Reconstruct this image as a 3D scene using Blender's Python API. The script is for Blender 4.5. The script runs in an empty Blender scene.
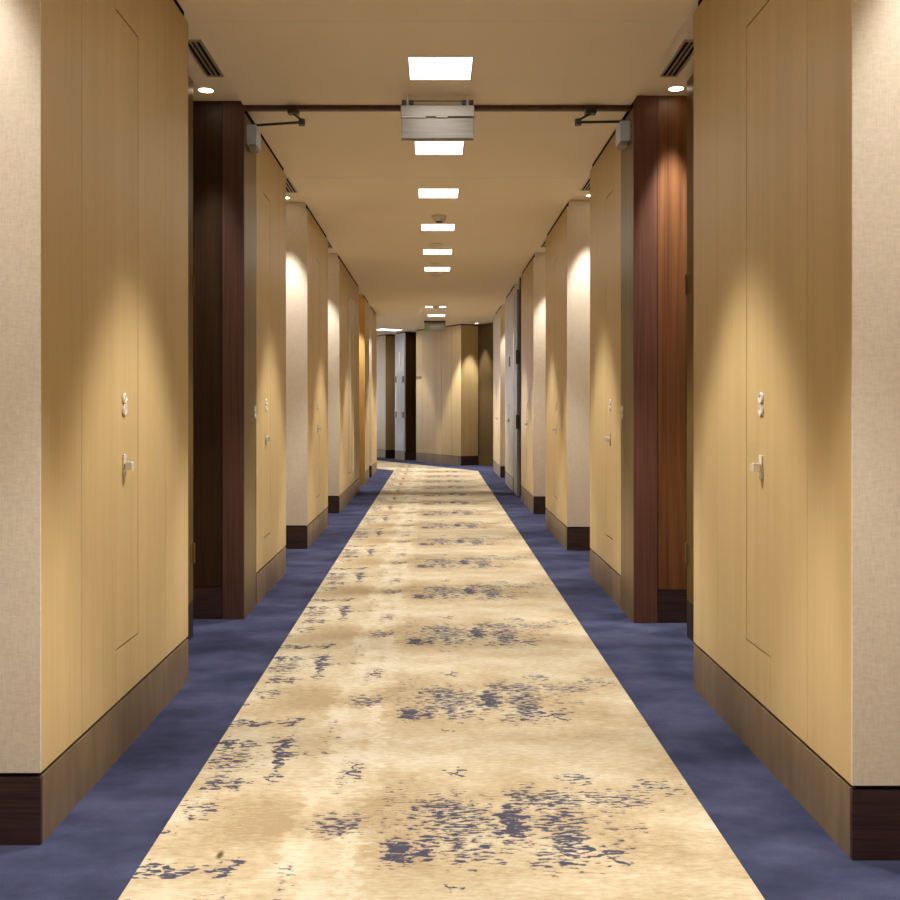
import bpy, bmesh, math
from mathutils import Vector

scn = bpy.context.scene
COL = scn.collection
H = 1.15            # eye height
CZ = 2.78           # corridor ceiling
RZ = 2.81           # ceiling over the recesses
XL, XR = -1.035, 1.058
BK = 1.42           # back of the recesses
SKT = 0.178

# ------------------------------------------------------------------ materials
def new_mat(name):
    m = bpy.data.materials.new(name); m.use_nodes = True
    nt = m.node_tree; nt.nodes.clear()
    out = nt.nodes.new('ShaderNodeOutputMaterial')
    b = nt.nodes.new('ShaderNodeBsdfPrincipled')
    nt.links.new(b.outputs[0], out.inputs[0])
    return m, nt, b

class G:
    def __init__(s, nt): s.nt = nt
    def link(s, a, b): s.nt.links.new(a, b)
    def put(s, v, sock):
        if isinstance(v, bpy.types.NodeSocket): s.link(v, sock)
        else: sock.default_value = v
    def math(s, op, a, b=0.0, clamp=False):
        n = s.nt.nodes.new('ShaderNodeMath'); n.operation = op; n.use_clamp = clamp
        s.put(a, n.inputs[0]); s.put(b, n.inputs[1]); return n.outputs[0]
    def vmath(s, op, a, b):
        n = s.nt.nodes.new('ShaderNodeVectorMath'); n.operation = op
        s.put(a, n.inputs[0]); s.put(b, n.inputs[1])
        return n.outputs['Value'] if op in ('LENGTH', 'DOT_PRODUCT') else n.outputs[0]
    def pos(s):
        n = s.nt.nodes.new('ShaderNodeNewGeometry'); return n.outputs['Position']
    def noise(s, vec, scale=1.0, detail=2.0, rough=0.5):
        n = s.nt.nodes.new('ShaderNodeTexNoise'); n.inputs['Scale'].default_value = scale
        n.inputs['Detail'].default_value = detail; n.inputs['Roughness'].default_value = rough
        s.link(vec, n.inputs['Vector']); return n.outputs[0]
    def ramp(s, f, stops):
        n = s.nt.nodes.new('ShaderNodeValToRGB'); s.link(f, n.inputs[0])
        e = n.color_ramp.elements
        while len(e) < len(stops): e.new(0.5)
        for k, (p, c) in enumerate(stops): e[k].position = p; e[k].color = (*c, 1)
        return n.outputs[0]
    def mix(s, f, a, b):
        n = s.nt.nodes.new('ShaderNodeMix'); n.data_type = 'RGBA'
        s.put(f, n.inputs[0])
        for v, i in ((a, 6), (b, 7)):
            s.put(v if isinstance(v, bpy.types.NodeSocket) else (*v, 1), n.inputs[i])
        return n.outputs[2]
    def bump(s, b, h, strength, dist):
        n = s.nt.nodes.new('ShaderNodeBump'); n.inputs['Strength'].default_value = strength
        n.inputs['Distance'].default_value = dist; s.link(h, n.inputs['Height'])
        s.link(n.outputs[0], b.inputs['Normal'])

def plain(name, c, rough=0.5, metal=0.0, spec=None, vary=0.06, scale=12):
    m, nt, b = new_mat(name); g = G(nt)
    f = g.noise(g.pos(), scale, 3)
    lo = tuple(x * (1 - vary) for x in c); hi = tuple(min(1, x * (1 + vary)) for x in c)
    g.link(g.ramp(f, [(0.3, lo), (0.7, hi)]), b.inputs['Base Color'])
    b.inputs['Roughness'].default_value = rough; b.inputs['Metallic'].default_value = metal
    if spec is not None: b.inputs['Specular IOR Level'].default_value = spec
    return m

def streaked(name, lo, hi, sc, rough, metal=0.0, spec=0.5, bump=0.0, sc2=None, detail=2):
    """fine streaks: sc scales world x, y, z before the noise"""
    m, nt, b = new_mat(name); g = G(nt)
    p = g.pos()
    f = g.noise(g.vmath('MULTIPLY', p, sc), 1.0, detail)
    if sc2:
        f2 = g.noise(g.vmath('MULTIPLY', p, sc2), 1.0, 2)
        f = g.math('ADD', g.math('MULTIPLY', f, 0.5), g.math('MULTIPLY', f2, 0.5))
    g.link(g.ramp(f, [(0.32, lo), (0.68, hi)]), b.inputs['Base Color'])
    b.inputs['Roughness'].default_value = rough; b.inputs['Metallic'].default_value = metal
    b.inputs['Specular IOR Level'].default_value = spec
    if bump: g.bump(b, f, bump, 0.002)
    return m

def emit(name, c, s):
    m, nt, b = new_mat(name); g = G(nt)
    b.inputs['Base Color'].default_value = (*c, 1)
    f = g.noise(g.pos(), 3, 1)
    g.link(g.ramp(f, [(0.0, tuple(x * 0.97 for x in c)), (1.0, c)]), b.inputs['Emission Color'])
    b.inputs['Emission Strength'].default_value = s
    return m

GOLD = streaked('gold_vinyl', (0.455, 0.328, 0.152), (0.54, 0.396, 0.192), (240, 240, 3), 0.42, 0.0, 0.35, 0.08, (14, 14, 0.3))
LINEN = streaked('linen_paper', (0.645, 0.575, 0.48), (0.785, 0.715, 0.615), (330, 330, 26), 0.75, 0, 0.2, 0.15, (60, 60, 190))
BRASS = streaked('brushed_bronze', (0.12, 0.078, 0.024), (0.185, 0.125, 0.042), (180, 180, 1.5), 0.36, 0.2, 0.3, 0, (25, 25, 0.4))
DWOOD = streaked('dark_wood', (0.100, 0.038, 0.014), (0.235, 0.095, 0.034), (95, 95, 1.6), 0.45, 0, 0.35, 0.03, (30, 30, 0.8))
DWOOD_DIM = streaked('dark_wood_dim', (0.022, 0.010, 0.004), (0.052, 0.024, 0.010), (95, 95, 1.6), 0.45, 0, 0.3, 0.03, (30, 30, 0.8))  # dimmer copy of the dark wood; left jamb's weaker light put into colour
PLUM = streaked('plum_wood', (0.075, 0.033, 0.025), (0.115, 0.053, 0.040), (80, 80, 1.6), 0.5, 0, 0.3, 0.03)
PLUM_LIT = streaked('plum_wood_lit', (0.115, 0.047, 0.032), (0.175, 0.074, 0.050), (80, 80, 1.6), 0.5, 0, 0.3, 0.03)  # lit copy of the plum wood; right jamb's reddish light put into colour
SKIRTWOOD = streaked('skirting_wood', (0.030, 0.014, 0.012), (0.062, 0.032, 0.027), (5, 5, 150), 0.45, 0, 0.35, 0.03)
SKIRTMETAL = streaked('skirting_bronze', (0.17, 0.115, 0.060), (0.30, 0.21, 0.12), (22, 22, 4), 0.42, 0.35, 0.5, 0, (6, 6, 2))
OAK = streaked('light_oak', (0.62, 0.38, 0.12), (0.74, 0.47, 0.17), (60, 60, 3), 0.5)
GAP = plain('black_gap', (0.012, 0.009, 0.007), 0.9, spec=0.1)
CEIL = plain('ceiling_paint', (0.90, 0.80, 0.64), 0.9, spec=0.15, vary=0.012, scale=2)
CEILR = plain('recess_paint', (0.88, 0.80, 0.66), 0.9, spec=0.15, vary=0.012, scale=2)
JOINT = plain('joint_bead', (0.85, 0.78, 0.68), 0.6)
CHROME = plain('chrome', (0.86, 0.85, 0.83), 0.25, 0.45, vary=0.02)
DMETAL = plain('dark_metal', (0.07, 0.065, 0.06), 0.35, 0.8)
STEEL = streaked('brushed_steel', (0.20, 0.185, 0.17), (0.27, 0.25, 0.23), (4, 4, 160), 0.5, 0.5)
SATIN = plain('satin_steel', (0.34, 0.32, 0.29), 0.5, 0.3, vary=0.02)
GREYBOX = plain('closer_grey', (0.58, 0.70, 0.95), 0.35, 0.25, vary=0.02)
WHITE = plain('white_plastic', (0.72, 0.66, 0.56), 0.5, vary=0.02)
GREYDOOR = streaked('grey_door', (0.36, 0.36, 0.38), (0.44, 0.44, 0.46), (90, 90, 2), 0.4, 0.2)
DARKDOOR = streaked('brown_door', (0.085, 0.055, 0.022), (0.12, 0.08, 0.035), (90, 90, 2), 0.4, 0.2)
GLASSY = plain('pale_glass', (0.50, 0.56, 0.66), 0.08, 0.0, spec=0.9, vary=0.03)
ALU = plain('aluminium', (0.60, 0.55, 0.47), 0.35, 0.6, vary=0.03)
GREEN = plain('green_acrylic', (0.20, 0.42, 0.22), 0.2)
SMOKED = plain('smoked_acrylic', (0.26, 0.22, 0.13), 0.15)
LITPANEL = emit('light_diffuser', (1.0, 0.93, 0.82), 5.0)
LITSPOT = emit('spot_lens', (1.0, 0.86, 0.62), 9.0)
SKYPANE = emit('window_pane_light', (0.80, 0.88, 1.0), 9.0)

def carpet_mat():
    m, nt, b = new_mat('blue_carpet'); g = G(nt); p = g.pos()
    big = g.noise(g.vmath('MULTIPLY', p, (2.6, 4.2, 1)), 1.0, 4, 0.6)
    fine = g.noise(p, 260, 2)
    c = g.ramp(big, [(0.36, (0.026, 0.029, 0.060)), (0.50, (0.042, 0.046, 0.093)), (0.66, (0.066, 0.071, 0.134))])
    c = g.mix(g.math('MULTIPLY', g.math('SUBTRACT', fine, 0.35), 1.1, True), c, (0.016, 0.018, 0.040))
    g.link(c, b.inputs['Base Color'])
    b.inputs['Roughness'].default_value = 0.95; b.inputs['Specular IOR Level'].default_value = 0.1
    b.inputs['Sheen Weight'].default_value = 0.0
    g.bump(b, fine, 0.5, 0.004)
    return m
CARPET = carpet_mat()

BLOBS = [(0.21,0.3,0.045,0.125,0.95),(0.255,0.474,0.038,0.075,0.6),(0.346,0.455,0.069,0.067,0.5),(0.338,0.304,0.078,0.106,0.5),(0.354,0.17,0.045,0.125,0.72),(0.274,0.111,0.039,0.068,0.35),(0.063,0.309,0.12,0.159,0.45),(-0.026,0.123,0.025,0.031,0.95),(0.097,0.131,0.089,0.069,0.35),(0.506,0.455,0.126,0.067,0.38),(0.469,0.315,0.084,0.093,0.2),(0.445,0.115,0.028,0.044,0.9),(0.485,0.16,0.039,0.035,0.3),(0.679,0.547,0.075,0.046,0.35),(0.435,0.607,0.06,0.045,0.38),(0.068,0.659,0.017,0.036,0.75),(0.041,1.022,0.015,0.016,0.45),(0.537,0.268,0.041,0.039,0.25),(-0.098,0.135,0.039,0.069,1.0),(-0.031,0.124,0.033,0.034,0.98),(0.006,0.202,0.069,0.042,0.5),(0.012,0.388,0.068,0.092,0.52),(-0.268,0.291,0.074,0.071,0.5),(-0.095,0.369,0.067,0.181,0.22),(-0.253,0.663,0.014,0.067,0.9),(-0.293,0.648,0.02,0.14,0.25),(-0.514,0.891,0.028,0.11,0.7),(-0.504,0.766,0.025,0.111,0.85),(-0.503,0.602,0.016,0.023,0.7),(-0.427,0.807,0.057,0.025,0.4),(-0.699,0.901,0.029,0.052,0.85),(-0.632,0.895,0.025,0.034,0.55),(-0.659,0.757,0.087,0.09,0.42),(-0.67,0.574,0.029,0.055,0.9),(-0.605,0.568,0.029,0.048,0.8),(-0.666,0.392,0.06,0.069,0.32),(-0.715,0.251,0.014,0.024,0.8),(-0.704,0.029,0.033,0.044,0.8),(-0.63,0.02,0.026,0.046,0.75),(-0.512,0.067,0.024,0.043,0.75),(-0.527,0.03,0.026,0.04,0.75),(-0.362,0.044,0.016,0.053,0.25),(-0.36,0.936,0.024,0.124,0.25)]
BROWN = [(-0.50,0.33,0.16,0.20,0.9),(-0.12,0.10,0.14,0.12,0.5),(-0.12,0.36,0.14,0.2,0.6),(-0.56,0.16,0.12,0.16,0.5),(0.0,0.52,0.5,0.07,0.3),(0.55,0.20,0.12,0.25,0.4)]
PALE = [(-0.30,0.78,0.05,0.30,0.7),(-0.20,0.80,0.03,0.25,0.7),(-0.36,0.30,0.03,0.30,0.6),(-0.22,0.10,0.025,0.20,0.75),(-0.62,0.45,0.10,0.10,0.5),(-0.6,0.95,0.14,0.12,0.5),(-0.25,0.52,0.03,0.12,0.6),(0.1,0.80,0.3,0.12,0.45)]

def rug_mat():
    m, nt, b = new_mat('distressed_runner'); g = G(nt); p = g.pos()
    sx = nt.nodes.new('ShaderNodeSeparateXYZ'); g.link(p, sx.inputs[0])
    x = sx.outputs[0]
    v = g.math('MODULO', g.math('ADD', sx.outputs[1], 1.07 * 10 - 2.25), 1.07)
    cb = nt.nodes.new('ShaderNodeCombineXYZ'); g.link(x, cb.inputs[0]); g.link(v, cb.inputs[1])
    q = cb.outputs[0]
    wob = g.noise(g.vmath('MULTIPLY', q, (22, 30, 1)), 1.0, 2)
    wob2 = g.noise(g.vmath('ADD', g.vmath('MULTIPLY', q, (25, 34, 1)), (7.3, 2.1, 0)), 1.0, 2)
    wc = nt.nodes.new('ShaderNodeCombineXYZ'); g.link(g.math('MULTIPLY', g.math('SUBTRACT', wob, 0.5), 0.17), wc.inputs[0]); g.link(g.math('MULTIPLY', g.math('SUBTRACT', wob2, 0.5), 0.17), wc.inputs[1])
    qd = g.vmath('ADD', q, wc.outputs[0])
    def field(blobs, soft):
        acc = None
        for (cx, cy, rx, ry, w) in blobs:
            if soft < 0.58 and 0.3 < w < 0.8: w = 0.26 + 0.74 * w
            a = g.vmath('SUBTRACT', qd, (cx, cy, 0))
            a = g.vmath('MULTIPLY', a, (1 / rx, 1 / ry, 0))
            l = g.vmath('LENGTH', a, (0, 0, 0))
            n = nt.nodes.new('ShaderNodeMapRange'); n.interpolation_type = 'SMOOTHSTEP'
            g.link(l, n.inputs[0])
            n.inputs[1].default_value = 1.0 + soft; n.inputs[2].default_value = 1.0 - soft
            n.inputs[3].default_value = 0.0; n.inputs[4].default_value = w
            acc = n.outputs[0] if acc is None else g.math('MAXIMUM', acc, n.outputs[0])
        return acc
    navy = field(BLOBS, 0.55)
    st = g.noise(g.vmath('MULTIPLY', q, (26, 88, 1)), 1.0, 3, 0.6)
    st2 = g.noise(g.vmath('MULTIPLY', q, (120, 330, 1)), 1.0, 1)
    tex = g.math('ADD', g.math('MULTIPLY', st, 0.88), g.math('MULTIPLY', st2, 0.12))
    nm = g.math('SUBTRACT', g.math('MULTIPLY', navy, 0.25), g.math('SUBTRACT', tex, 0.392))
    nm = g.math('MULTIPLY', nm, 14.0, True)
    nm = g.math('MULTIPLY', nm, g.math('GREATER_THAN', navy, 0.03))
    # ground: sand, with pale and tan weft streaks
    br = field(BROWN, 0.6); pl = field(PALE, 0.6)
    s3 = g.noise(g.vmath('MULTIPLY', q, (26, 85, 1)), 1.0, 5, 0.75)
    s4 = g.noise(g.vmath('MULTIPLY', q, (3.0, 5.0, 1)), 1.0, 3)
    t = g.math('ADD', g.math('MULTIPLY', g.math('SUBTRACT', s3, 0.5), 1.5), g.math('MULTIPLY', g.math('SUBTRACT', s4, 0.5), 1.3))
    t = g.math('ADD', t, 0.52)
    t = g.math('SUBTRACT', t, g.math('MULTIPLY', br, 0.42))
    t = g.math('ADD', t, g.math('MULTIPLY', pl, 0.40))
    c = g.ramp(t, [(0.10, (0.280, 0.208, 0.122)), (0.40, (0.378, 0.303, 0.193)), (0.60, (0.428, 0.364, 0.250)), (0.90, (0.505, 0.465, 0.370))])
    weave = g.noise(g.vmath('MULTIPLY', p, (170, 420, 1)), 1.0, 1)
    c = g.mix(g.math('MULTIPLY', g.math('SUBTRACT', weave, 0.40), 0.6, True), c, (0.50, 0.36, 0.19))
    c = g.mix(g.math('MULTIPLY', nm, 0.96), c, (0.040, 0.041, 0.072))
    # one small brown stain
    d = g.vmath('LENGTH', g.vmath('MULTIPLY', g.vmath('SUBTRACT', p, (-0.548, 2.371, 0.008)), (1, 0.42, 0)), (0, 0, 0))
    sm = nt.nodes.new('ShaderNodeMapRange'); g.link(d, sm.inputs[0])
    sm.inputs[1].default_value = 0.012; sm.inputs[2].default_value = 0.004; sm.inputs[3].default_value = 0; sm.inputs[4].default_value = 0.9
    c = g.mix(sm.outputs[0], c, (0.05, 0.025, 0.006))
    g.link(c, b.inputs['Base Color'])
    b.inputs['Roughness'].default_value = 0.9; b.inputs['Specular IOR Level'].default_value = 0.12
    g.bump(b, weave, 0.35, 0.003)
    return m
RUG = rug_mat()

# ------------------------------------------------------------------ mesh helpers
class MB:
    def __init__(s): s.v = []; s.f = []; s.mi = []
    def prism(s, pts, z0, z1, mi=0):
        n = len(pts); o = len(s.v)
        area = sum(pts[i][0] * pts[(i + 1) % n][1] - pts[(i + 1) % n][0] * pts[i][1] for i in range(n))
        if area < 0: pts = pts[::-1]
        s.v += [(x, y, z0) for x, y in pts] + [(x, y, z1) for x, y in pts]
        s.f.append(tuple(o + i for i in reversed(range(n)))); s.f.append(tuple(o + n + i for i in range(n)))
        for i in range(n):
            j = (i + 1) % n; s.f.append((o + i, o + j, o + n + j, o + n + i))
        s.mi += [mi] * (n + 2); return s
    def box(s, x0, x1, y0, y1, z0, z1, mi=0):
        x0, x1 = min(x0, x1), max(x0, x1); y0, y1 = min(y0, y1), max(y0, y1)
        return s.prism([(x0, y0), (x1, y0), (x1, y1), (x0, y1)], z0, z1, mi)
    def lathe(s, c, axis, prof, n=24, mi=0):
        """prof: (radius, distance along axis)"""
        a = Vector(axis).normalized()
        u = a.orthogonal().normalized(); w = a.cross(u); c = Vector(c); o = len(s.v)
        for r, t in prof:
            for k in range(n):
                th = 2 * math.pi * k / n
                s.v.append(tuple(c + a * t + u * (r * math.cos(th)) + w * (r * math.sin(th))))
        for i in range(len(prof) - 1):
            for k in range(n):
                k2 = (k + 1) % n
                s.f.append((o + i * n + k, o + i * n + k2, o + (i + 1) * n + k2, o + (i + 1) * n + k)); s.mi.append(mi)
        s.f.append(tuple(o + k for k in reversed(range(n)))); s.mi.append(mi)
        q = o + (len(prof) - 1) * n
        s.f.append(tuple(q + k for k in range(n))); s.mi.append(mi)
        return s
    def ring(s, c, axis, r_in, r_out, t0, t1, n=28, mi=0):
        a = Vector(axis).normalized(); u = a.orthogonal().normalized(); w = a.cross(u); c = Vector(c); o = len(s.v)
        prof = [(r_in, t0), (r_out, t0), (r_out, t1), (r_in, t1)]
        for r, t in prof:
            for k in range(n):
                th = 2 * math.pi * k / n
                s.v.append(tuple(c + a * t + u * (r * math.cos(th)) + w * (r * math.sin(th))))
        for i in range(4):
            i2 = (i + 1) % 4
            for k in range(n):
                k2 = (k + 1) % n
                s.f.append((o + i * n + k, o + i * n + k2, o + i2 * n + k2, o + i2 * n + k)); s.mi.append(mi)
        return s
    def tube(s, a, b, r, n=12, mi=0):
        a = Vector(a); b = Vector(b); d = b - a
        return s.lathe(a, d, [(r, 0), (r, d.length)], n, mi)
    def build(s, name, mats, parent=None, loc=(0, 0, 0), bevel=0.0):
        me = bpy.data.meshes.new(name)
        L = Vector(loc)
        me.from_pydata([tuple(Vector(v) - L) for v in s.v], [], s.f)
        if not isinstance(mats, (list, tuple)): mats = [mats]
        for m in mats: me.materials.append(m)
        for p, i in zip(me.polygons, s.mi): p.material_index = i
        bm = bmesh.new(); bm.from_mesh(me); bmesh.ops.recalc_face_normals(bm, faces=bm.faces); bm.to_mesh(me); bm.free()
        o = bpy.data.objects.new(name, me); COL.objects.link(o)
        if parent is not None: o.parent = parent
        else: o.location = loc
        if bevel:
            md = o.modifiers.new('bevel', 'BEVEL'); md.width = bevel; md.segments = 2; md.limit_method = 'ANGLE'
        return o

def tag(o, label=None, cat=None, group=None, kind=None):
    if label: o['label'] = label
    if cat: o['category'] = cat
    if group: o['group'] = group
    if kind: o['kind'] = kind
    return o

def empty(name, loc, label, cat, group=None, kind=None):
    o = bpy.data.objects.new(name, None); COL.objects.link(o); o.location = loc
    o.empty_display_size = 0.1
    return tag(o, label, cat, group, kind)

def copy_tree(o, parent=None):
    c = o.copy(); COL.objects.link(c)
    if parent is not None: c.parent = parent
    for ch in list(o.children): copy_tree(ch, c)
    return c

def yaw(o, a): o.rotation_euler = (0, 0, a)

# ------------------------------------------------------------------ the bend at the far end
U = Vector((-0.52, 0.8542)); N = Vector((0.8542, 0.52))     # along the bend; into its right-hand wall
P0 = Vector((-0.40, 19.7))
def bp(t, off=0.0):
    q = P0 + U * t + N * off; return (q.x, q.y)

# ------------------------------------------------------------------ floor, ceiling
f = MB(); f.box(-6.5, 2.6, -3, 27, -0.1, 0)
tag(f.build('floor', CARPET), 'dark blue cut pile carpet covering the corridor floor', 'floor', kind='structure')

f = MB()
f.box(XL, XR, -3, 16.4, CZ, CZ + 0.1)
f.box(-6.5, 2.6, 16.4, 27, CZ, CZ + 0.1)
f.box(-1.6, XL, -3, 16.4, RZ, RZ + 0.08, 1)
f.box(XR, 1.6, -3, 16.4, RZ, RZ + 0.08, 1)
f.box(XL, XR, 3.925, 3.933, CZ - 0.0015, CZ, 2)
f.box(XL, XR, 6.60, 6.605, CZ - 0.0015, CZ, 2)
tag(f.build('ceiling', [CEIL, CEILR, JOINT]), 'plain beige painted ceiling above the corridor', 'ceiling', kind='structure')

# runner
rug = MB()
rug.prism([(-0.735, -1.6), (0.765, -1.6), (0.765, 16.62), (-0.735, 16.75)], 0, 0.008)
o_ = Vector((0.765, 16.62)); i_ = Vector((-0.735, 16.75))
rug.prism([tuple(i_), tuple(o_), tuple(o_ + U * 7.5), tuple(i_ + U * 6.6)], 0, 0.008)
tag(rug.build('carpet_runner', RUG, loc=(0, 7, 0)), 'long sand coloured runner with worn navy blotches on the blue carpet', 'rug')

# ------------------------------------------------------------------ long walls behind the recesses, walls behind the camera
def simple_wall(name, box, mat, label):
    tag(MB().box(*box).build(name, mat), label, 'wall', kind='structure')
simple_wall('wall_left', (-1.55, -BK, -3, 16.5, 0, RZ), GOLD, 'gold wall at the back of the left door recesses')
simple_wall('wall_right', (BK, 1.55, -3, 17.2, 0, RZ), GOLD, 'gold wall at the back of the right door recesses')
simple_wall('wall_back', (-BK, BK, -3.1, -3, 0, RZ), LINEN, 'linen papered wall closing the corridor behind the viewpoint')

# ------------------------------------------------------------------ hardware
def sgn(side): return -1 if side == 'L' else 1
def wx(side): return XL if side == 'L' else XR
def inward(side): return 1 if side == 'L' else -1

def lock_part(side, y, z, parent, name='lock_plate'):
    """two stacked chrome rosettes of a keyhole cover"""
    ax = (inward(side), 0, 0); x = wx(side)
    r = MB()
    for dz in (0.019, -0.019):
        r.ring((x, y, z + dz), ax, 0.009, 0.019, 0, 0.007)
        r.lathe((x, y, z + dz), ax, [(0.0085, 0), (0.0085, 0.004)], 20)
    o = r.build(name, CHROME, parent, parent.location if parent else (0, 0, 0), bevel=0.0015)
    return o

def handle_part(side, y, z, parent):
    ax = (inward(side), 0, 0); x = wx(side); s = inward(side)
    h = MB()
    h.box(x, x + s * 0.005, y - 0.012, y + 0.012, z - 0.038, z + 0.038)
    o = h.build('handle', CHROME, parent, parent.location, bevel=0.0015)
    k = MB(); k.lathe((x + s * 0.005, y, z), ax, [(0.008, 0), (0.008, 0.012)], 16)
    k.box(x + s * 0.007, x + s * 0.031, y - 0.014, y + 0.014, z - 0.014, z + 0.014)
    kk = k.build('thumb_turn', CHROME, o, parent.location, bevel=0.003)
    return o

def put_children(parent):
    pass

# ------------------------------------------------------------------ panelled piers
def pier(side, s, e, s0, label, near_linen=True, seams=True, near_mat=None, near_skirt=True, hatch=None):
    """s..e along the corridor; s0 = start of its bay (fixes the seams)"""
    x = wx(side); sg = sgn(side); xb = sg * BK; t = sg * 0.014
    nm = 'wall_left' if side == 'L' else 'wall_right'
    loc = Vector((x, (s + e) / 2, 0))
    core = MB().box(x + t, xb, s + 0.014, e - 0.014, 0.0, RZ - 0.001).build(nm, GAP, None, loc)
    tag(core, label, 'wall', 'panelled wall piers', 'structure')
    def P(mb, name, mat, bevel=0.0): return mb.build(name, mat, core, loc, bevel)
    ztop = CZ - 0.022; zb = SKT + 0.012; g = 0.0009; gh = 0.003
    zr0, zr1 = 0.36, 2.44
    cuts = [c for c in (s0 + 0.285, s0 + 0.575, s0 + 1.13) if s + 0.05 < c < e - 0.05] if seams else []
    sn = s + 0.004
    edges = [sn] + cuts + [e]
    m = MB(); ra, rb = s0 + 0.578, s0 + 0.802
    for a, b in zip(edges[:-1], edges[1:]):
        g = 0.0006 if abs(a - s0 - 1.13) < 0.01 or abs(b - s0 - 1.13) < 0.01 else 0.0009
        a2 = a + (g if a != sn else 0); b2 = b - (g if b != e else 0)
        if hatch and a < ra + 0.02 < b:
            m.box(x, x + t, rb + g, b2, zb, ztop)
            m.box(x, x + t, a2, rb + g, zb, zr0 - gh); m.box(x, x + t, a2, rb + g, zr1 + gh, ztop)
        else:
            m.box(x, x + t, a2, b2, zb, ztop)
    P(m, 'side_panel', GOLD)
    if near_linen:
        P(MB().box(x, x + t, s, s + 0.004, zb if near_skirt else 0, ztop).box(x + t, xb, s, s + 0.014, zb if near_skirt else 0, RZ - 0.004), 'end_panel', near_mat or LINEN)
        if near_skirt:
            P(MB().box(x, xb, s, s + 0.013, 0, SKT), 'end_skirting', SKIRTWOOD)
    else:
        P(MB().box(x + t, xb, s, s + 0.014, zb, ztop), 'end_panel', GOLD)
    P(MB().box(x + t, xb, e - 0.014, e, 0, CZ - 0.004), 'far_panel', LINEN)
    P(MB().box(x, x + t, s + 0.013, e, 0, SKT), 'side_skirting', SKIRTMETAL)
    if hatch:
        hl = empty('service_hatch', (x, (ra + rb) / 2, zr0), hatch, 'access door', 'narrow flush access doors in the wall piers')
        MB().box(x + sg * 0.0008, x + t, s0 + 0.575 + g, rb - g, zr0 + gh, zr1 - gh).build('panel', GOLD, hl, hl.location)
        hy = s0 + 0.655
        lock_part(side, hy, 1.160, hl); handle_part(side, hy, 0.955, hl)
    return core

pier('L', 2.44, 3.90, 2.44, 'nearest left wall pier with pale linen end and gold side', hatch='narrow gold access door with chrome thumb turn in nearest left wall pier')
pier('R', 2.358, 3.805, 2.358, 'nearest right wall pier with pale linen end and gold side', hatch='narrow gold access door with chrome thumb turn in nearest right wall pier')
pier('L', 5.385, 6.46, 5.04, 'gold left wall pier just behind the left dark wood portal', near_linen=False, hatch='narrow gold access door just beyond the left dark wood portal')
pier('R', 5.29, 6.35, 4.955, 'gold right wall pier just behind the right dark wood portal', near_linen=False, hatch='narrow gold access door just beyond the right dark wood portal')
pier('L', 7.54, 8.99, 7.54, 'left wall pier with linen end, first one beyond the portal recess', hatch='narrow gold access door in third left wall pier from the front')
pier('R', 7.45, 8.90, 7.45, 'right wall pier with linen end, first one beyond the portal recess', hatch='narrow gold access door in third right wall pier from the front')
pier('L', 10.06, 12.68, 10.06, 'long fourth left wall pier carrying the tall bright framed panel')
pier('R', 9.99, 11.43, 9.99, 'fourth right wall pier standing before the open metal door', hatch='narrow gold access door in fourth right wall pier, before the open metal door')
pier('L', 13.72, 14.62, 13.72, 'left wall pier whose end is light honey coloured wood', near_mat=OAK, near_skirt=False, seams=False)
pier('R', 12.58, 14.03, 12.58, 'right wall pier just beyond the open metal door', hatch='narrow access door in right wall pier just beyond the open metal door')
pier('L', 15.2, 16.5, 15.2, 'last left wall pier before the corridor bends', seams=True)
pier('R', 15.1, 16.9, 15.1, 'last right wall pier before the corridor bends', hatch='narrow access door in the last right wall pier before the bend')

# ------------------------------------------------------------------ dark portal with brass stiles
def portal(side, s, e, split, label, tname):
    x = wx(side); sg = sgn(side); xb = sg * BK; t = sg * 0.012
    loc = Vector((x, (s + e) / 2, 0))
    core = MB().box(x + t, xb, s + 0.012, e - 0.001, 0, RZ - 0.001).build(tname, GAP, None, loc)
    tag(core, label, 'trim', kind='structure')
    MB().box(x, split - sg * 0.003, s - 0.004, s + 0.012, 0, RZ - 0.002).build('inner_board', PLUM_LIT if side == 'R' else PLUM, core, loc, bevel=0.0015)
    MB().box(split, xb, s, s + 0.012, SKT, RZ - 0.002).build('outer_board', DWOOD if side == 'R' else DWOOD_DIM, core, loc)
    MB().box(split, xb, s - 0.002, s + 0.012, 0, SKT - 0.006).build('plinth', SKIRTWOOD, core, loc)
    MB().box(x, x + t, s + 0.012, e - 0.004, 0.0, CZ - 0.03).build('metal_stile', BRASS, core, loc)
    # keyhole cover on the stile
    o = lock_part(side, e - 0.05, 1.12, None, 'lock_plate')
    o.parent = core; o.matrix_parent_inverse = __import__('mathutils').Matrix.Translation(-loc)
    return core
portal('L', 5.04, 5.385, -1.155, 'dark wood left portal jamb with a bronze inner stile', 'trim_1')
portal('R', 4.955, 5.29, 1.188, 'dark wood right portal jamb with a bronze inner stile', 'trim_2')
hd = MB().box(XL, XR, 5.02, 5.06, CZ - 0.022, CZ)
tag(hd.build('trim_3', PLUM), 'dark wood header strip crossing the ceiling between the portal jambs', 'trim', kind='structure')

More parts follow.
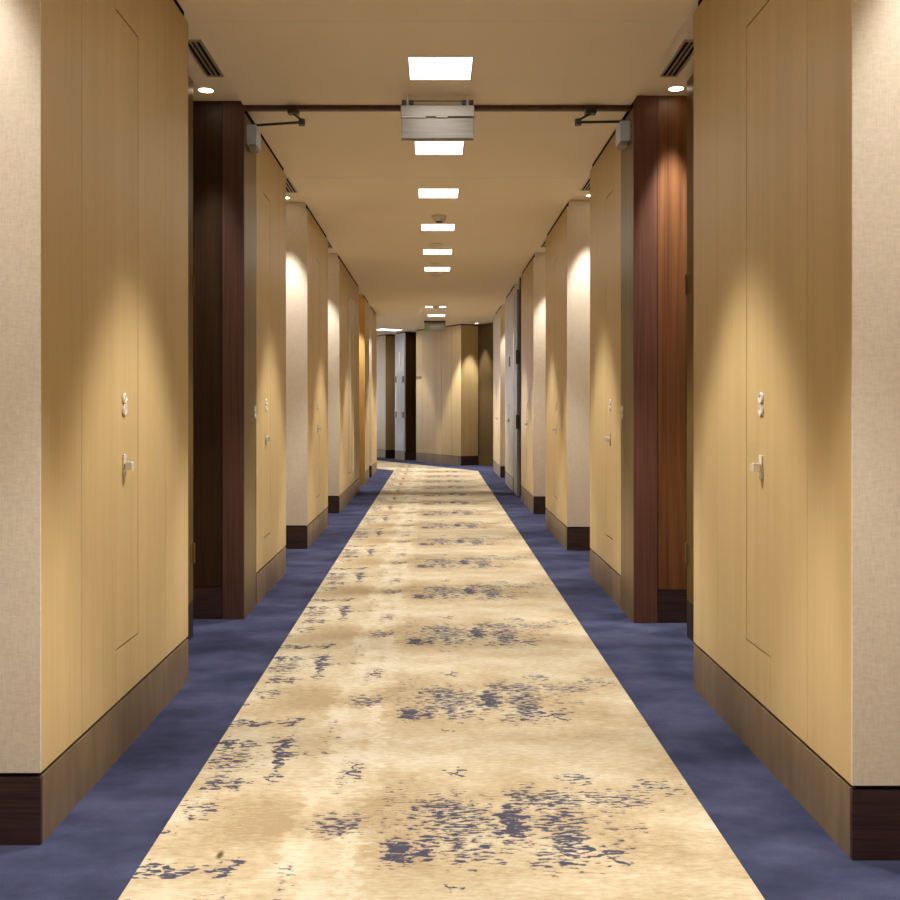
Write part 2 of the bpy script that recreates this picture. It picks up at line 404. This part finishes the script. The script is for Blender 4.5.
# recess doors beside the portal
def recess_door(side, y0, y1, name, label):
    sg = sgn(side); x0 = sg * (1.212 if side == 'L' else 1.262); x1 = sg * BK
    loc = Vector((x0, (y0 + y1) / 2, 0))
    leaf = MB().box(x0, x1, y0, y1, SKT + 0.004, RZ - 0.03).build(name, BRASS, None, loc)
    tag(leaf, label, 'door', kind='structure')
    MB().box(x0, x1, y0, y1, 0, SKT).build('kick_plate', SKIRTWOOD, leaf, loc)
    for z in (1.76, 0.42):
        h = MB(); xh = x0 - sg * 0.006
        h.lathe((xh, y1 - 0.012, z - 0.05), (0, 0, 1), [(0.007, 0), (0.007, 0.1)], 12)
        h.box(x0, x0 - sg * 0.002, y1 - 0.05, y1 - 0.006, z - 0.045, z + 0.045)
        h.build('hinge', BRASS, leaf, loc)
recess_door('L', 3.905, 4.66, 'door_1', 'dark bronze door edge inside the left recess before the portal')
recess_door('R', 3.84, 4.66, 'door_2', 'dark bronze door edge inside the right recess before the portal')

# ------------------------------------------------------------------ door closers
def closer(side, label):
    x = wx(side); s = inward(side)
    y0 = 5.10 if side == 'L' else 5.03
    r = empty('door_closer', (x, y0, 2.6), label, 'door closer', 'overhead closers of the portal doors')
    MB().box(x, x + s * 0.056, y0, y0 + 0.13, 2.597, 2.70).build('body', GREYBOX, r, r.location, bevel=0.004)
    MB().box(x + s * 0.01, x + s * 0.05, y0 + 0.02, y0 + 0.11, 2.572, 2.597).build('end_cover', SATIN, r, r.location, bevel=0.003)
    sx = -0.765 if side == 'L' else 0.84
    ex = -0.712 if side == 'L' else 0.765
    MB().box(sx - 0.03, sx + 0.03, 5.0, 5.05, CZ - 0.048, CZ - 0.022).build('track_shoe', DMETAL, r, r.location, bevel=0.003)
    a = MB(); a.lathe((ex, 4.97, 2.655), (0, 0, 1), [(0.018, 0), (0.018, 0.032)], 16)
    a.tube((ex, 4.97, 2.683), (sx, 5.025, CZ - 0.046), 0.006)
    a.tube((ex, 4.97, 2.672), (x + s * 0.03, y0 + 0.06, 2.712), 0.007)
    a.lathe((x + s * 0.03, y0 + 0.06, 2.70), (0, 0, 1), [(0.014, 0), (0.014, 0.02)], 16)
    a.build('arm', DMETAL, r, r.location)
closer('L', 'grey door closer with folded arm on the left portal stile')
closer('R', 'grey door closer with folded arm on the right portal stile')

# ------------------------------------------------------------------ exit sign seen from its plain side
es = empty('exit_sign', (0.015, 4.86, CZ), 'brushed metal sign box hung from the ceiling before the portal header', 'sign', 'hanging exit signs')
L = es.location
ex0, ex1 = -0.178, 0.205
MB().box(ex0, ex1, 4.83, 4.90, 2.66, 2.718).build('housing', SATIN, es, L, bevel=0.003)
MB().box(ex0 + 0.003, ex1 - 0.003, 4.84, 4.88, 2.548, 2.656).build('panel', STEEL, es, L, bevel=0.002)
MB().box(ex0 + 0.004, ex0 + 0.13, 4.8285, 4.84, 2.655, 2.659).box(ex1 - 0.20, ex1 - 0.14, 4.8285, 4.84, 2.655, 2.659).build('light_slot', JOINT, es, L)
MB().lathe((0.0135, 4.86, 2.543), (0, 0, 1), [(0.014, 0), (0.018, 0.006)], 16).build('test_button', SATIN, es, L)
MB().tube((ex0 + 0.03, 4.87, 2.752), (ex1 - 0.03, 4.87, 2.752), 0.003).build('cross_bar', DMETAL, es, L)
for bx in (ex0 + 0.035, ex1 - 0.035):
    b = MB().tube((bx, 4.865, 2.715), (bx, 4.865, CZ), 0.007)
    br = b.build('hanger', CHROME, es, L)
    MB().box(bx - 0.031, bx - 0.008, 4.85, 4.88, 2.728, 2.752).box(bx + 0.008, bx + 0.031, 4.85, 4.88, 2.728, 2.752).build('clamp', DMETAL, br, L, bevel=0.002)

fs = empty('exit_sign', (0.0, 17.6, CZ), 'small smoked acrylic sign with green end hanging far away before the bend', 'sign', 'hanging exit signs')
L = fs.location
MB().box(-0.21, 0.20, 17.57, 17.63, CZ - 0.03, CZ - 0.001).build('housing', DMETAL, fs, L)
MB().box(-0.20, 0.20, 17.59, 17.605, CZ - 0.19, CZ - 0.03).build('panel', SMOKED, fs, L)
MB().box(-0.20, -0.13, 17.583, 17.589, CZ - 0.17, CZ - 0.05).build('green_strip', GREEN, fs, L)

# ------------------------------------------------------------------ ceiling lights
WARM = (1.0, 0.965, 0.91)
def lamp_area(loc, size, power, spread, rot=(0, 0, 0)):
    d = bpy.data.lights.new('panel_lamp', 'AREA'); d.shape = 'SQUARE'; d.size = size
    d.energy = power; d.color = WARM; d.spread = math.radians(spread)
    o = bpy.data.objects.new('panel_lamp', d); COL.objects.link(o); o.location = loc; o.rotation_euler = rot
    return o
def lamp_beam(loc, power, wid=0.54):
    # the louvred panels throw a beam that is wide across the corridor and narrow along it
    d = bpy.data.lights.new('panel_beam', 'SPOT'); d.energy = power; d.color = WARM
    d.spot_size = math.radians(90); d.spot_blend = 0.36; d.shadow_soft_size = 0.08
    o = bpy.data.objects.new('panel_beam', d); COL.objects.link(o); o.location = loc; o.scale = (1.0, wid, 1.0)
    return o
def make_light(w=0.296, d=0.296):
    r = empty('ceiling_light', (0, 0, 0), 'x', 'ceiling light')
    f = MB(); h = 0.004
    f.box(-w/2 - h, w/2 + h, -d/2 - h, -d/2, -0.005, 0); f.box(-w/2 - h, w/2 + h, d/2, d/2 + h, -0.005, 0)
    f.box(-w/2 - h, -w/2, -d/2, d/2, -0.005, 0); f.box(w/2, w/2 + h, -d/2, d/2, -0.005, 0)
    f.build('frame', WHITE, r)
    MB().box(-w/2, w/2, -d/2, d/2, -0.004, 0).build('diffuser', LITPANEL, r)
    return r
PROTO = make_light()
PANEL_W = 1.4
BEAM_W = 200.0
GRP = 'square ceiling lights along the corridor'
rows = [
 (-1.95, 'square lit ceiling light overhead, before the first wall piers'),
 (-0.65, 'square lit ceiling light overhead, before the first wall piers'),
 (0.62, 'square lit ceiling light overhead, before the first wall piers'),
 (1.90, 'square lit ceiling light overhead, before the first wall piers'),
 (3.17, 'square lit ceiling light overhead, before the first wall piers'),
 (4.47, 'square lit ceiling light in front of the hanging metal sign box, largest visible'),
 (5.84, 'square lit ceiling light just behind and half covered by the metal sign box'),
 (7.08, 'square lit ceiling light between the metal sign box and the smoke detector'),
 (8.42, 'square lit ceiling light right behind the smoke detector'),
 (9.75, 'square lit ceiling light second beyond the smoke detector'),
 (10.97, 'square lit ceiling light third beyond the smoke detector'),
 (16.5, 'square lit ceiling light in front of the small far sign'),
 (18.0, 'square lit ceiling light directly behind the small far sign'),
]
first = True
for y, lab in rows:
    r = PROTO if first else copy_tree(PROTO)
    first = False
    r.location = (0.026, y, CZ); r['label'] = lab; r['group'] = GRP
    lamp_area((0.026, y, CZ - 0.008), 0.29, PANEL_W, 180)
    lamp_beam((0.026, y, CZ - 0.09), BEAM_W)
# small twin lights; their beams are widened to brighten the dark far bays
TW = make_light(0.11, 0.16)
for k, (xx, lab) in enumerate(((-0.095, 'left one of two small twin ceiling lights far along the corridor'), (0.118, 'right one of two small twin ceiling lights far along the corridor'))):
    r = TW if k == 0 else copy_tree(TW)
    r.location = (xx, 15.1, CZ); r['label'] = lab; r['group'] = 'small twin ceiling lights'
    lamp_area((xx, 15.1, CZ - 0.008), 0.1, PANEL_W * 0.5, 180)
    lamp_beam((xx, 15.1, CZ - 0.09), BEAM_W * 0.8, 1.2)
ST = make_light(0.50, 0.34)
ST.location = (-0.98, 19.6, CZ); yaw(ST, math.radians(31)); ST['label'] = 'ceiling light in the bend, just past the last left wall pier'; ST['group'] = 'ceiling lights beyond the bend'
lamp_area((-0.98, 19.6, CZ - 0.008), 0.3, 5, 160)
yaw(lamp_beam((-0.95, 19.15, CZ - 0.09), BEAM_W * 0.4), math.radians(31))

# ------------------------------------------------------------------ downlights in the recesses
def make_spot():
    r = empty('downlight', (0, 0, 0), 'x', 'downlight')
    MB().ring((0, 0, 0), (0, 0, -1), 0.038, 0.044, 0, 0.003).build('trim_ring', WHITE, r)
    MB().lathe((0, 0, 0), (0, 0, -1), [(0.038, 0), (0.038, 0.001), (0.03, 0.002)], 24).build('lens', LITSPOT, r)
    return r
SP = make_spot()
SPOTS = [
 ('L', -1.25, 1.35, 6, 'added round downlight out of view, brightening the end of the nearest left pier'),  # wide downlight added out of view to even the light on the linen end
 ('R', 1.25, 1.351, 6, 'added round downlight out of view, brightening the end of the nearest right pier'),  # same added, unseen downlight for the right pier end
 ('L', -1.24, 2.26, 17, 'round downlight over the left recess in front of the nearest left pier'),
 ('R', 1.27, 2.18, 17, 'round downlight over the right recess in front of the nearest right pier'),
 ('L', -1.20, 4.87, 16, 'round downlight close to the left dark wood portal'),
 ('R', 1.257, 4.845, 36, 'round downlight close to the right dark wood portal'),
 ('L', -1.19, 7.37, 22, 'round downlight between left portal and third left pier'),
 ('R', 1.225, 7.29, 22, 'round downlight between right portal and third right pier'),
 ('L', -1.19, 9.86, 22, 'round downlight over the left recess before the fourth left pier'),
 ('R', 1.22, 9.80, 22, 'round downlight over the right recess before the fourth right pier'),
 ('L', -1.18, 13.50, 30, 'round downlight over the left recess before the honey wood pier'),
 ('R', 1.20, 12.38, 30, 'round downlight over the right recess at the open metal door'),
 ('L', -1.18, 15.02, 19, 'round downlight over the left recess before the last left pier'),
 ('B', bp(-2.0, 0.2)[0], bp(-2.0, 0.2)[1], 34, 'round downlight over the dark recess at the bend'),
 ('R', 1.20, 14.92, 19, 'round downlight over the right recess before the last right pier'),
]
for k, (sd, xx, y, pw, lab) in enumerate(SPOTS):
    r = SP if k == 0 else copy_tree(SP)
    z = CZ if sd == 'B' else RZ
    r.location = (xx, y, z); r['label'] = lab; r['group'] = 'round downlights in the recesses'
    d = bpy.data.lights.new('spot_lamp', 'SPOT'); d.energy = pw * 5.0; d.color = (1.0, 0.95, 0.86)
    sz, bl = {4.845: (42, 1.0), 4.87: (42, 1.0), 1.35: (115, 0.6), 1.351: (115, 0.6)}.get(y, (47, 0.6))
    d.spot_size = math.radians(sz); d.spot_blend = bl; d.shadow_soft_size = 0.02
    o = bpy.data.objects.new('spot_lamp', d); COL.objects.link(o); o.location = (xx, y, z - 0.02)

# ------------------------------------------------------------------ air vents in the recess ceilings
def make_vent(w=0.085, l=0.46):
    r = empty('air_vent', (0, 0, 0), 'x', 'air vent')
    f = MB(); b = 0.010
    f.box(-w/2, w/2, -l/2, -l/2 + b, -0.008, 0); f.box(-w/2, w/2, l/2 - b, l/2, -0.008, 0)
    f.box(-w/2, -w/2 + b, -l/2 + b, l/2 - b, -0.008, 0); f.box(w/2 - b, w/2, -l/2 + b, l/2 - b, -0.008, 0)
    f.build('frame', ALU, r)
    MB().box(-w/2 + b, w/2 - b, -l/2 + b, l/2 - b, -0.002, 0).build('backing', GAP, r)
    for k in range(2):
        x = -w/2 + b + (w - 2 * b) * (k + 1) / 3
        MB().box(x - 0.004, x + 0.004, -l/2 + b, l/2 - b, -0.007, -0.002).build('slat', ALU, r)
    return r
VP = make_vent()
VENTS = [(-1.10, 4.43, 'slotted air vent in the ceiling over the left recess before the portal'),
 (1.168, 4.43, 'slotted air vent in the ceiling over the right recess before the portal'),
 (-1.10, 6.95, 'slotted air vent in the left recess ceiling just beyond the portal'),
 (1.15, 6.88, 'slotted air vent in the right recess ceiling just beyond the portal'),
 (-1.10, 9.45, 'slotted air vent in the left recess ceiling before the fourth left pier'),
 (1.13, 9.40, 'slotted air vent in the right recess ceiling before the fourth right pier')]
for k, (xx, y, lab) in enumerate(VENTS):
    r = VP if k == 0 else copy_tree(VP)
    r.location = (xx, y, RZ); r['label'] = lab; r['group'] = 'slotted air vents in the recess ceilings'

# ------------------------------------------------------------------ small things on the ceiling
sd = empty('smoke_detector', (0.035, 7.93, CZ), 'round cream smoke detector on the ceiling', 'smoke detector')
L = sd.location
MB().lathe(L, (0, 0, -1), [(0.066, 0), (0.066, 0.014), (0.060, 0.02)], 32).build('base', WHITE, sd, L)
MB().lathe(L + Vector((0, 0, -0.02)), (0, 0, -1), [(0.055, 0), (0.053, 0.022), (0.045, 0.030)], 32).build('chamber', WHITE, sd, L)
MB().lathe(L + Vector((0, 0, -0.05)), (0, 0, -1), [(0.03, 0), (0.028, 0.008)], 24).build('sensor_cap', DMETAL, sd, L)
for k, (xx, y, rr, lab) in enumerate(((0.01, 9.33, 0.085, 'flat round ceiling plate in front of the fifth visible ceiling light'),
        (0.01, 10.55, 0.06, 'flat round ceiling plate just before the sixth visible ceiling light'),
        (0.02, 11.50, 0.075, 'flat round ceiling plate beyond the sixth visible ceiling light'))):
    c = MB().lathe((xx, y, CZ), (0, 0, -1), [(rr, 0), (rr, 0.006), (rr * 0.92, 0.010)], 32).build('ceiling_speaker', WHITE, None, (xx, y, CZ))
    tag(c, lab, 'ceiling plate', 'flat round ceiling plates')
c = MB().lathe((0.02, 15.0, CZ), (0, 0, -1), [(0.055, 0), (0.055, 0.02), (0.03, 0.05)], 24).build('smoke_detector', WHITE, None, (0.02, 15.0, CZ))
tag(c, 'small far smoke detector between the twin ceiling lights', 'smoke detector')

# ------------------------------------------------------------------ tall framed panel on the fourth left pier
fp = empty('framed_panel', (XL, 11.36, 0.36), 'tall narrow bright framed panel standing proud of the fourth left pier', 'panel')
L = fp.location
MB().box(XL, XL + 0.012, 11.12, 11.60, 0.36, 2.44).build('board', GOLD, fp, L)
MB().box(XL, XL + 0.030, 11.09, 11.12, 0.36, 2.46).box(XL, XL + 0.022, 11.60, 11.64, 0.36, 2.46).box(XL, XL + 0.03, 11.12, 11.60, 2.44, 2.46).build('frame', LINEN, fp, L)

# ------------------------------------------------------------------ open metal door on the right
dm = empty('door_3', (1.07, 11.95, 0), 'open grey metal fire door seen on its hinged edge beyond the fourth right pier', 'door', kind='structure')
L = dm.location
MB().box(1.052, 1.085, 11.93, 12.45, 0.01, 2.66).build('leaf', STEEL, dm, L)
MB().box(1.088, 1.115, 11.90, 12.0, 0, RZ - 0.002).build('post', PLUM, dm, L)
for z in (1.79, 0.96):
    MB().box(1.040, 1.082, 11.915, 11.928, z - 0.085, z + 0.085).tube((1.046, 11.92, z - 0.09), (1.046, 11.92, z + 0.09), 0.01).build('hinge', DMETAL, dm, L)
tag(MB().box(XR - 0.012, XR, 13.1, 13.28, 1.72, 1.86).build('wall_sign', BRASS, None, (XR, 13.2, 1.79), bevel=0.002),
    'small plain bronze plate on the right pier just beyond the metal door', 'sign plate')

# ------------------------------------------------------------------ walls of the bend
def bend_piece(name, t0, t1, o0, o1, z0, z1, mat, parent=None, loc=None):
    return MB().prism([bp(t0, o0), bp(t1, o0), bp(t1, o1), bp(t0, o1)], z0, z1).build(name, mat, parent, loc if loc is not None else (*bp((t0 + t1) / 2, o0), 0))
def bend_pier(t0, t1, label, side_mat=GOLD, near_mat=LINEN, seams=()):
    loc = Vector((*bp((t0 + t1) / 2, 0), 0))
    core = bend_piece('wall_right', t0 + 0.014, t1 - 0.014, 0.014, 0.40, 0, CZ - 0.001, GAP, None, loc)
    tag(core, label, 'wall', 'panelled wall piers', 'structure')
    ed = [t0] + list(seams) + [t1]; m = MB()
    for a, b in zip(ed[:-1], ed[1:]):
        a2 = a + (0.004 if a != t0 else 0); b2 = b - (0.004 if b != t1 else 0)
        m.prism([bp(a2, 0), bp(b2, 0), bp(b2, 0.014), bp(a2, 0.014)], SKT + 0.008, CZ - 0.022)
    m.build('side_panel', side_mat, core, loc)
    bend_piece('end_panel', t0, t0 + 0.014, 0.014, 0.40, SKT + 0.008, CZ - 0.022, near_mat, core, loc)
    bend_piece('end_skirting', t0, t0 + 0.013, 0, 0.40, 0, SKT, SKIRTWOOD, core, loc)
    bend_piece('side_skirting', t0 + 0.013, t1, 0, 0.014, 0, SKT, SKIRTMETAL, core, loc)
    bend_piece('far_panel', t1 - 0.014, t1, 0.014, 0.40, 0, CZ - 0.022, near_mat, core, loc)
    return core, loc
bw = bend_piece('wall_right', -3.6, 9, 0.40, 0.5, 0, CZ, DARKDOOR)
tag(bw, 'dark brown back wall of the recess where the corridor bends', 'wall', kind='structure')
sk = bend_piece('baseboard_right', -3.6, -1.77, 0.385, 0.399, 0, SKT, BRASS)
tag(sk, 'bronze baseboard of the dark recess at the bend', 'baseboard', kind='structure')
bend_pier(-1.75, 0.0, 'wide gold wall pier facing down the corridor at the bend', seams=(-1.34, -0.30, -0.95, -0.72) and (-1.40, -1.02, -0.80, -0.28), near_mat=GOLD)
# narrow flush door on that pier is outlined by its seams; plaque beside it
t_ = -0.12
pq = bend_piece('wall_sign', -0.22, -0.02, -0.012, -0.0005, 1.74, 1.80, BRASS)
tag(pq, 'small bronze plate on the far pier at the bend', 'sign plate')
core, loc = bend_pier(0.478, 0.926, 'narrow dark wood pier beyond the far gold pier', side_mat=GREYDOOR, near_mat=DWOOD_DIM)
gd = empty('door_4', loc, 'grey blue glazed door beyond the far gold pier', 'door', kind='structure')
bend_piece('leaf', 0.50, 0.90, -0.012, -0.0005, 0.20, 2.62, GREYDOOR, gd, loc)
bend_piece('pane', 0.58, 0.82, -0.018, -0.0125, 0.60, 1.92, GLASSY, gd, loc)
bend_piece('upper_slot', 0.67, 0.72, -0.018, -0.0125, 2.05, 2.35, JOINT, gd, loc)
for z in (1.75, 0.98):
    bend_piece('hinge', 0.52, 0.57, -0.03, -0.0125, z - 0.07, z + 0.07, DMETAL, gd, loc)
    bend_piece('hinge', 0.84, 0.89, -0.03, -0.0125, z - 0.07, z + 0.07, DMETAL, gd, loc)
bend_pier(1.366, 2.6, 'farthest wall pier with tan end beyond the grey blue door', near_mat=GOLD)
bend_pier(3.8, 5.2, 'hidden wall pier past the bend')
# left side of the bend and its window
q0 = Vector((-1.10, 16.52))
m = MB().prism([tuple(q0), tuple(q0 + U * 8.2), tuple(q0 + U * 8.2 - N * 0.1), tuple(q0 - N * 0.1)], 0, CZ)
tag(m.build('wall_left', GOLD), 'gold wall on the inner side of the bend', 'wall', kind='structure')
ta = 7.0
wl = Vector(bp(ta, 0.4)); wr_ = wl - N * 3.1
def wq(a, dt0, dt1): # along the end wall
    p = wl - N * a; return p
m = MB()
e0, e1 = wl, wr_
m.prism([tuple(e0), tuple(e1), tuple(e1 + U * 0.1), tuple(e0 + U * 0.1)], 0, 0.3)
m.prism([tuple(e0), tuple(e1), tuple(e1 + U * 0.1), tuple(e0 + U * 0.1)], 2.6, CZ)
tag(m.build('wall_end', LINEN), 'end wall around the window past the bend', 'wall', kind='structure')
wn = MB()
for a in (0.0, 0.95, 1.95, 2.95):
    b = wl - N * a; c = wl - N * (a + 0.06)
    wn.prism([tuple(b + U * 0.02), tuple(c + U * 0.02), tuple(c + U * 0.08), tuple(b + U * 0.08)], 0.3, 2.6)
wf = wn.build('window_1', ALU, None, (wl.x, wl.y, 0.3))
tag(wf, 'window lighting the corridor past the bend', 'window', kind='structure')
b = wl - N * 0.06; c = wl - N * 2.95
MB().prism([tuple(b + U * 0.085), tuple(c + U * 0.085), tuple(c + U * 0.095), tuple(b + U * 0.095)], 0.3, 2.6).build('pane', SKYPANE, wf, (wl.x, wl.y, 0.3))

# ------------------------------------------------------------------ world, camera
w = bpy.data.worlds.new('World'); scn.world = w; w.use_nodes = True
bg = w.node_tree.nodes.get('Background') or w.node_tree.nodes.new('ShaderNodeBackground')
bg.inputs[0].default_value = (0.6, 0.75, 1.0, 1); bg.inputs[1].default_value = 0.3

cam = bpy.data.cameras.new('camera'); co = bpy.data.objects.new('camera', cam); COL.objects.link(co)
co.location = (0, 0, H); co.rotation_euler = (math.pi / 2, 0, 0)
cam.sensor_width = 36; cam.sensor_fit = 'HORIZONTAL'; cam.lens = 930 / 900 * 36
cam.shift_x = (450 - 435) / 900; cam.shift_y = -(450 - 407) / 900
cam.clip_start = 0.02; cam.clip_end = 100
scn.camera = co

vs = scn.view_settings
vs.view_transform = 'Standard'; vs.look = 'None'; vs.gamma = 1.0; vs.use_curve_mapping = False
vs.exposure = 0.2
scn.cycles.max_bounces = 10; scn.cycles.diffuse_bounces = 6
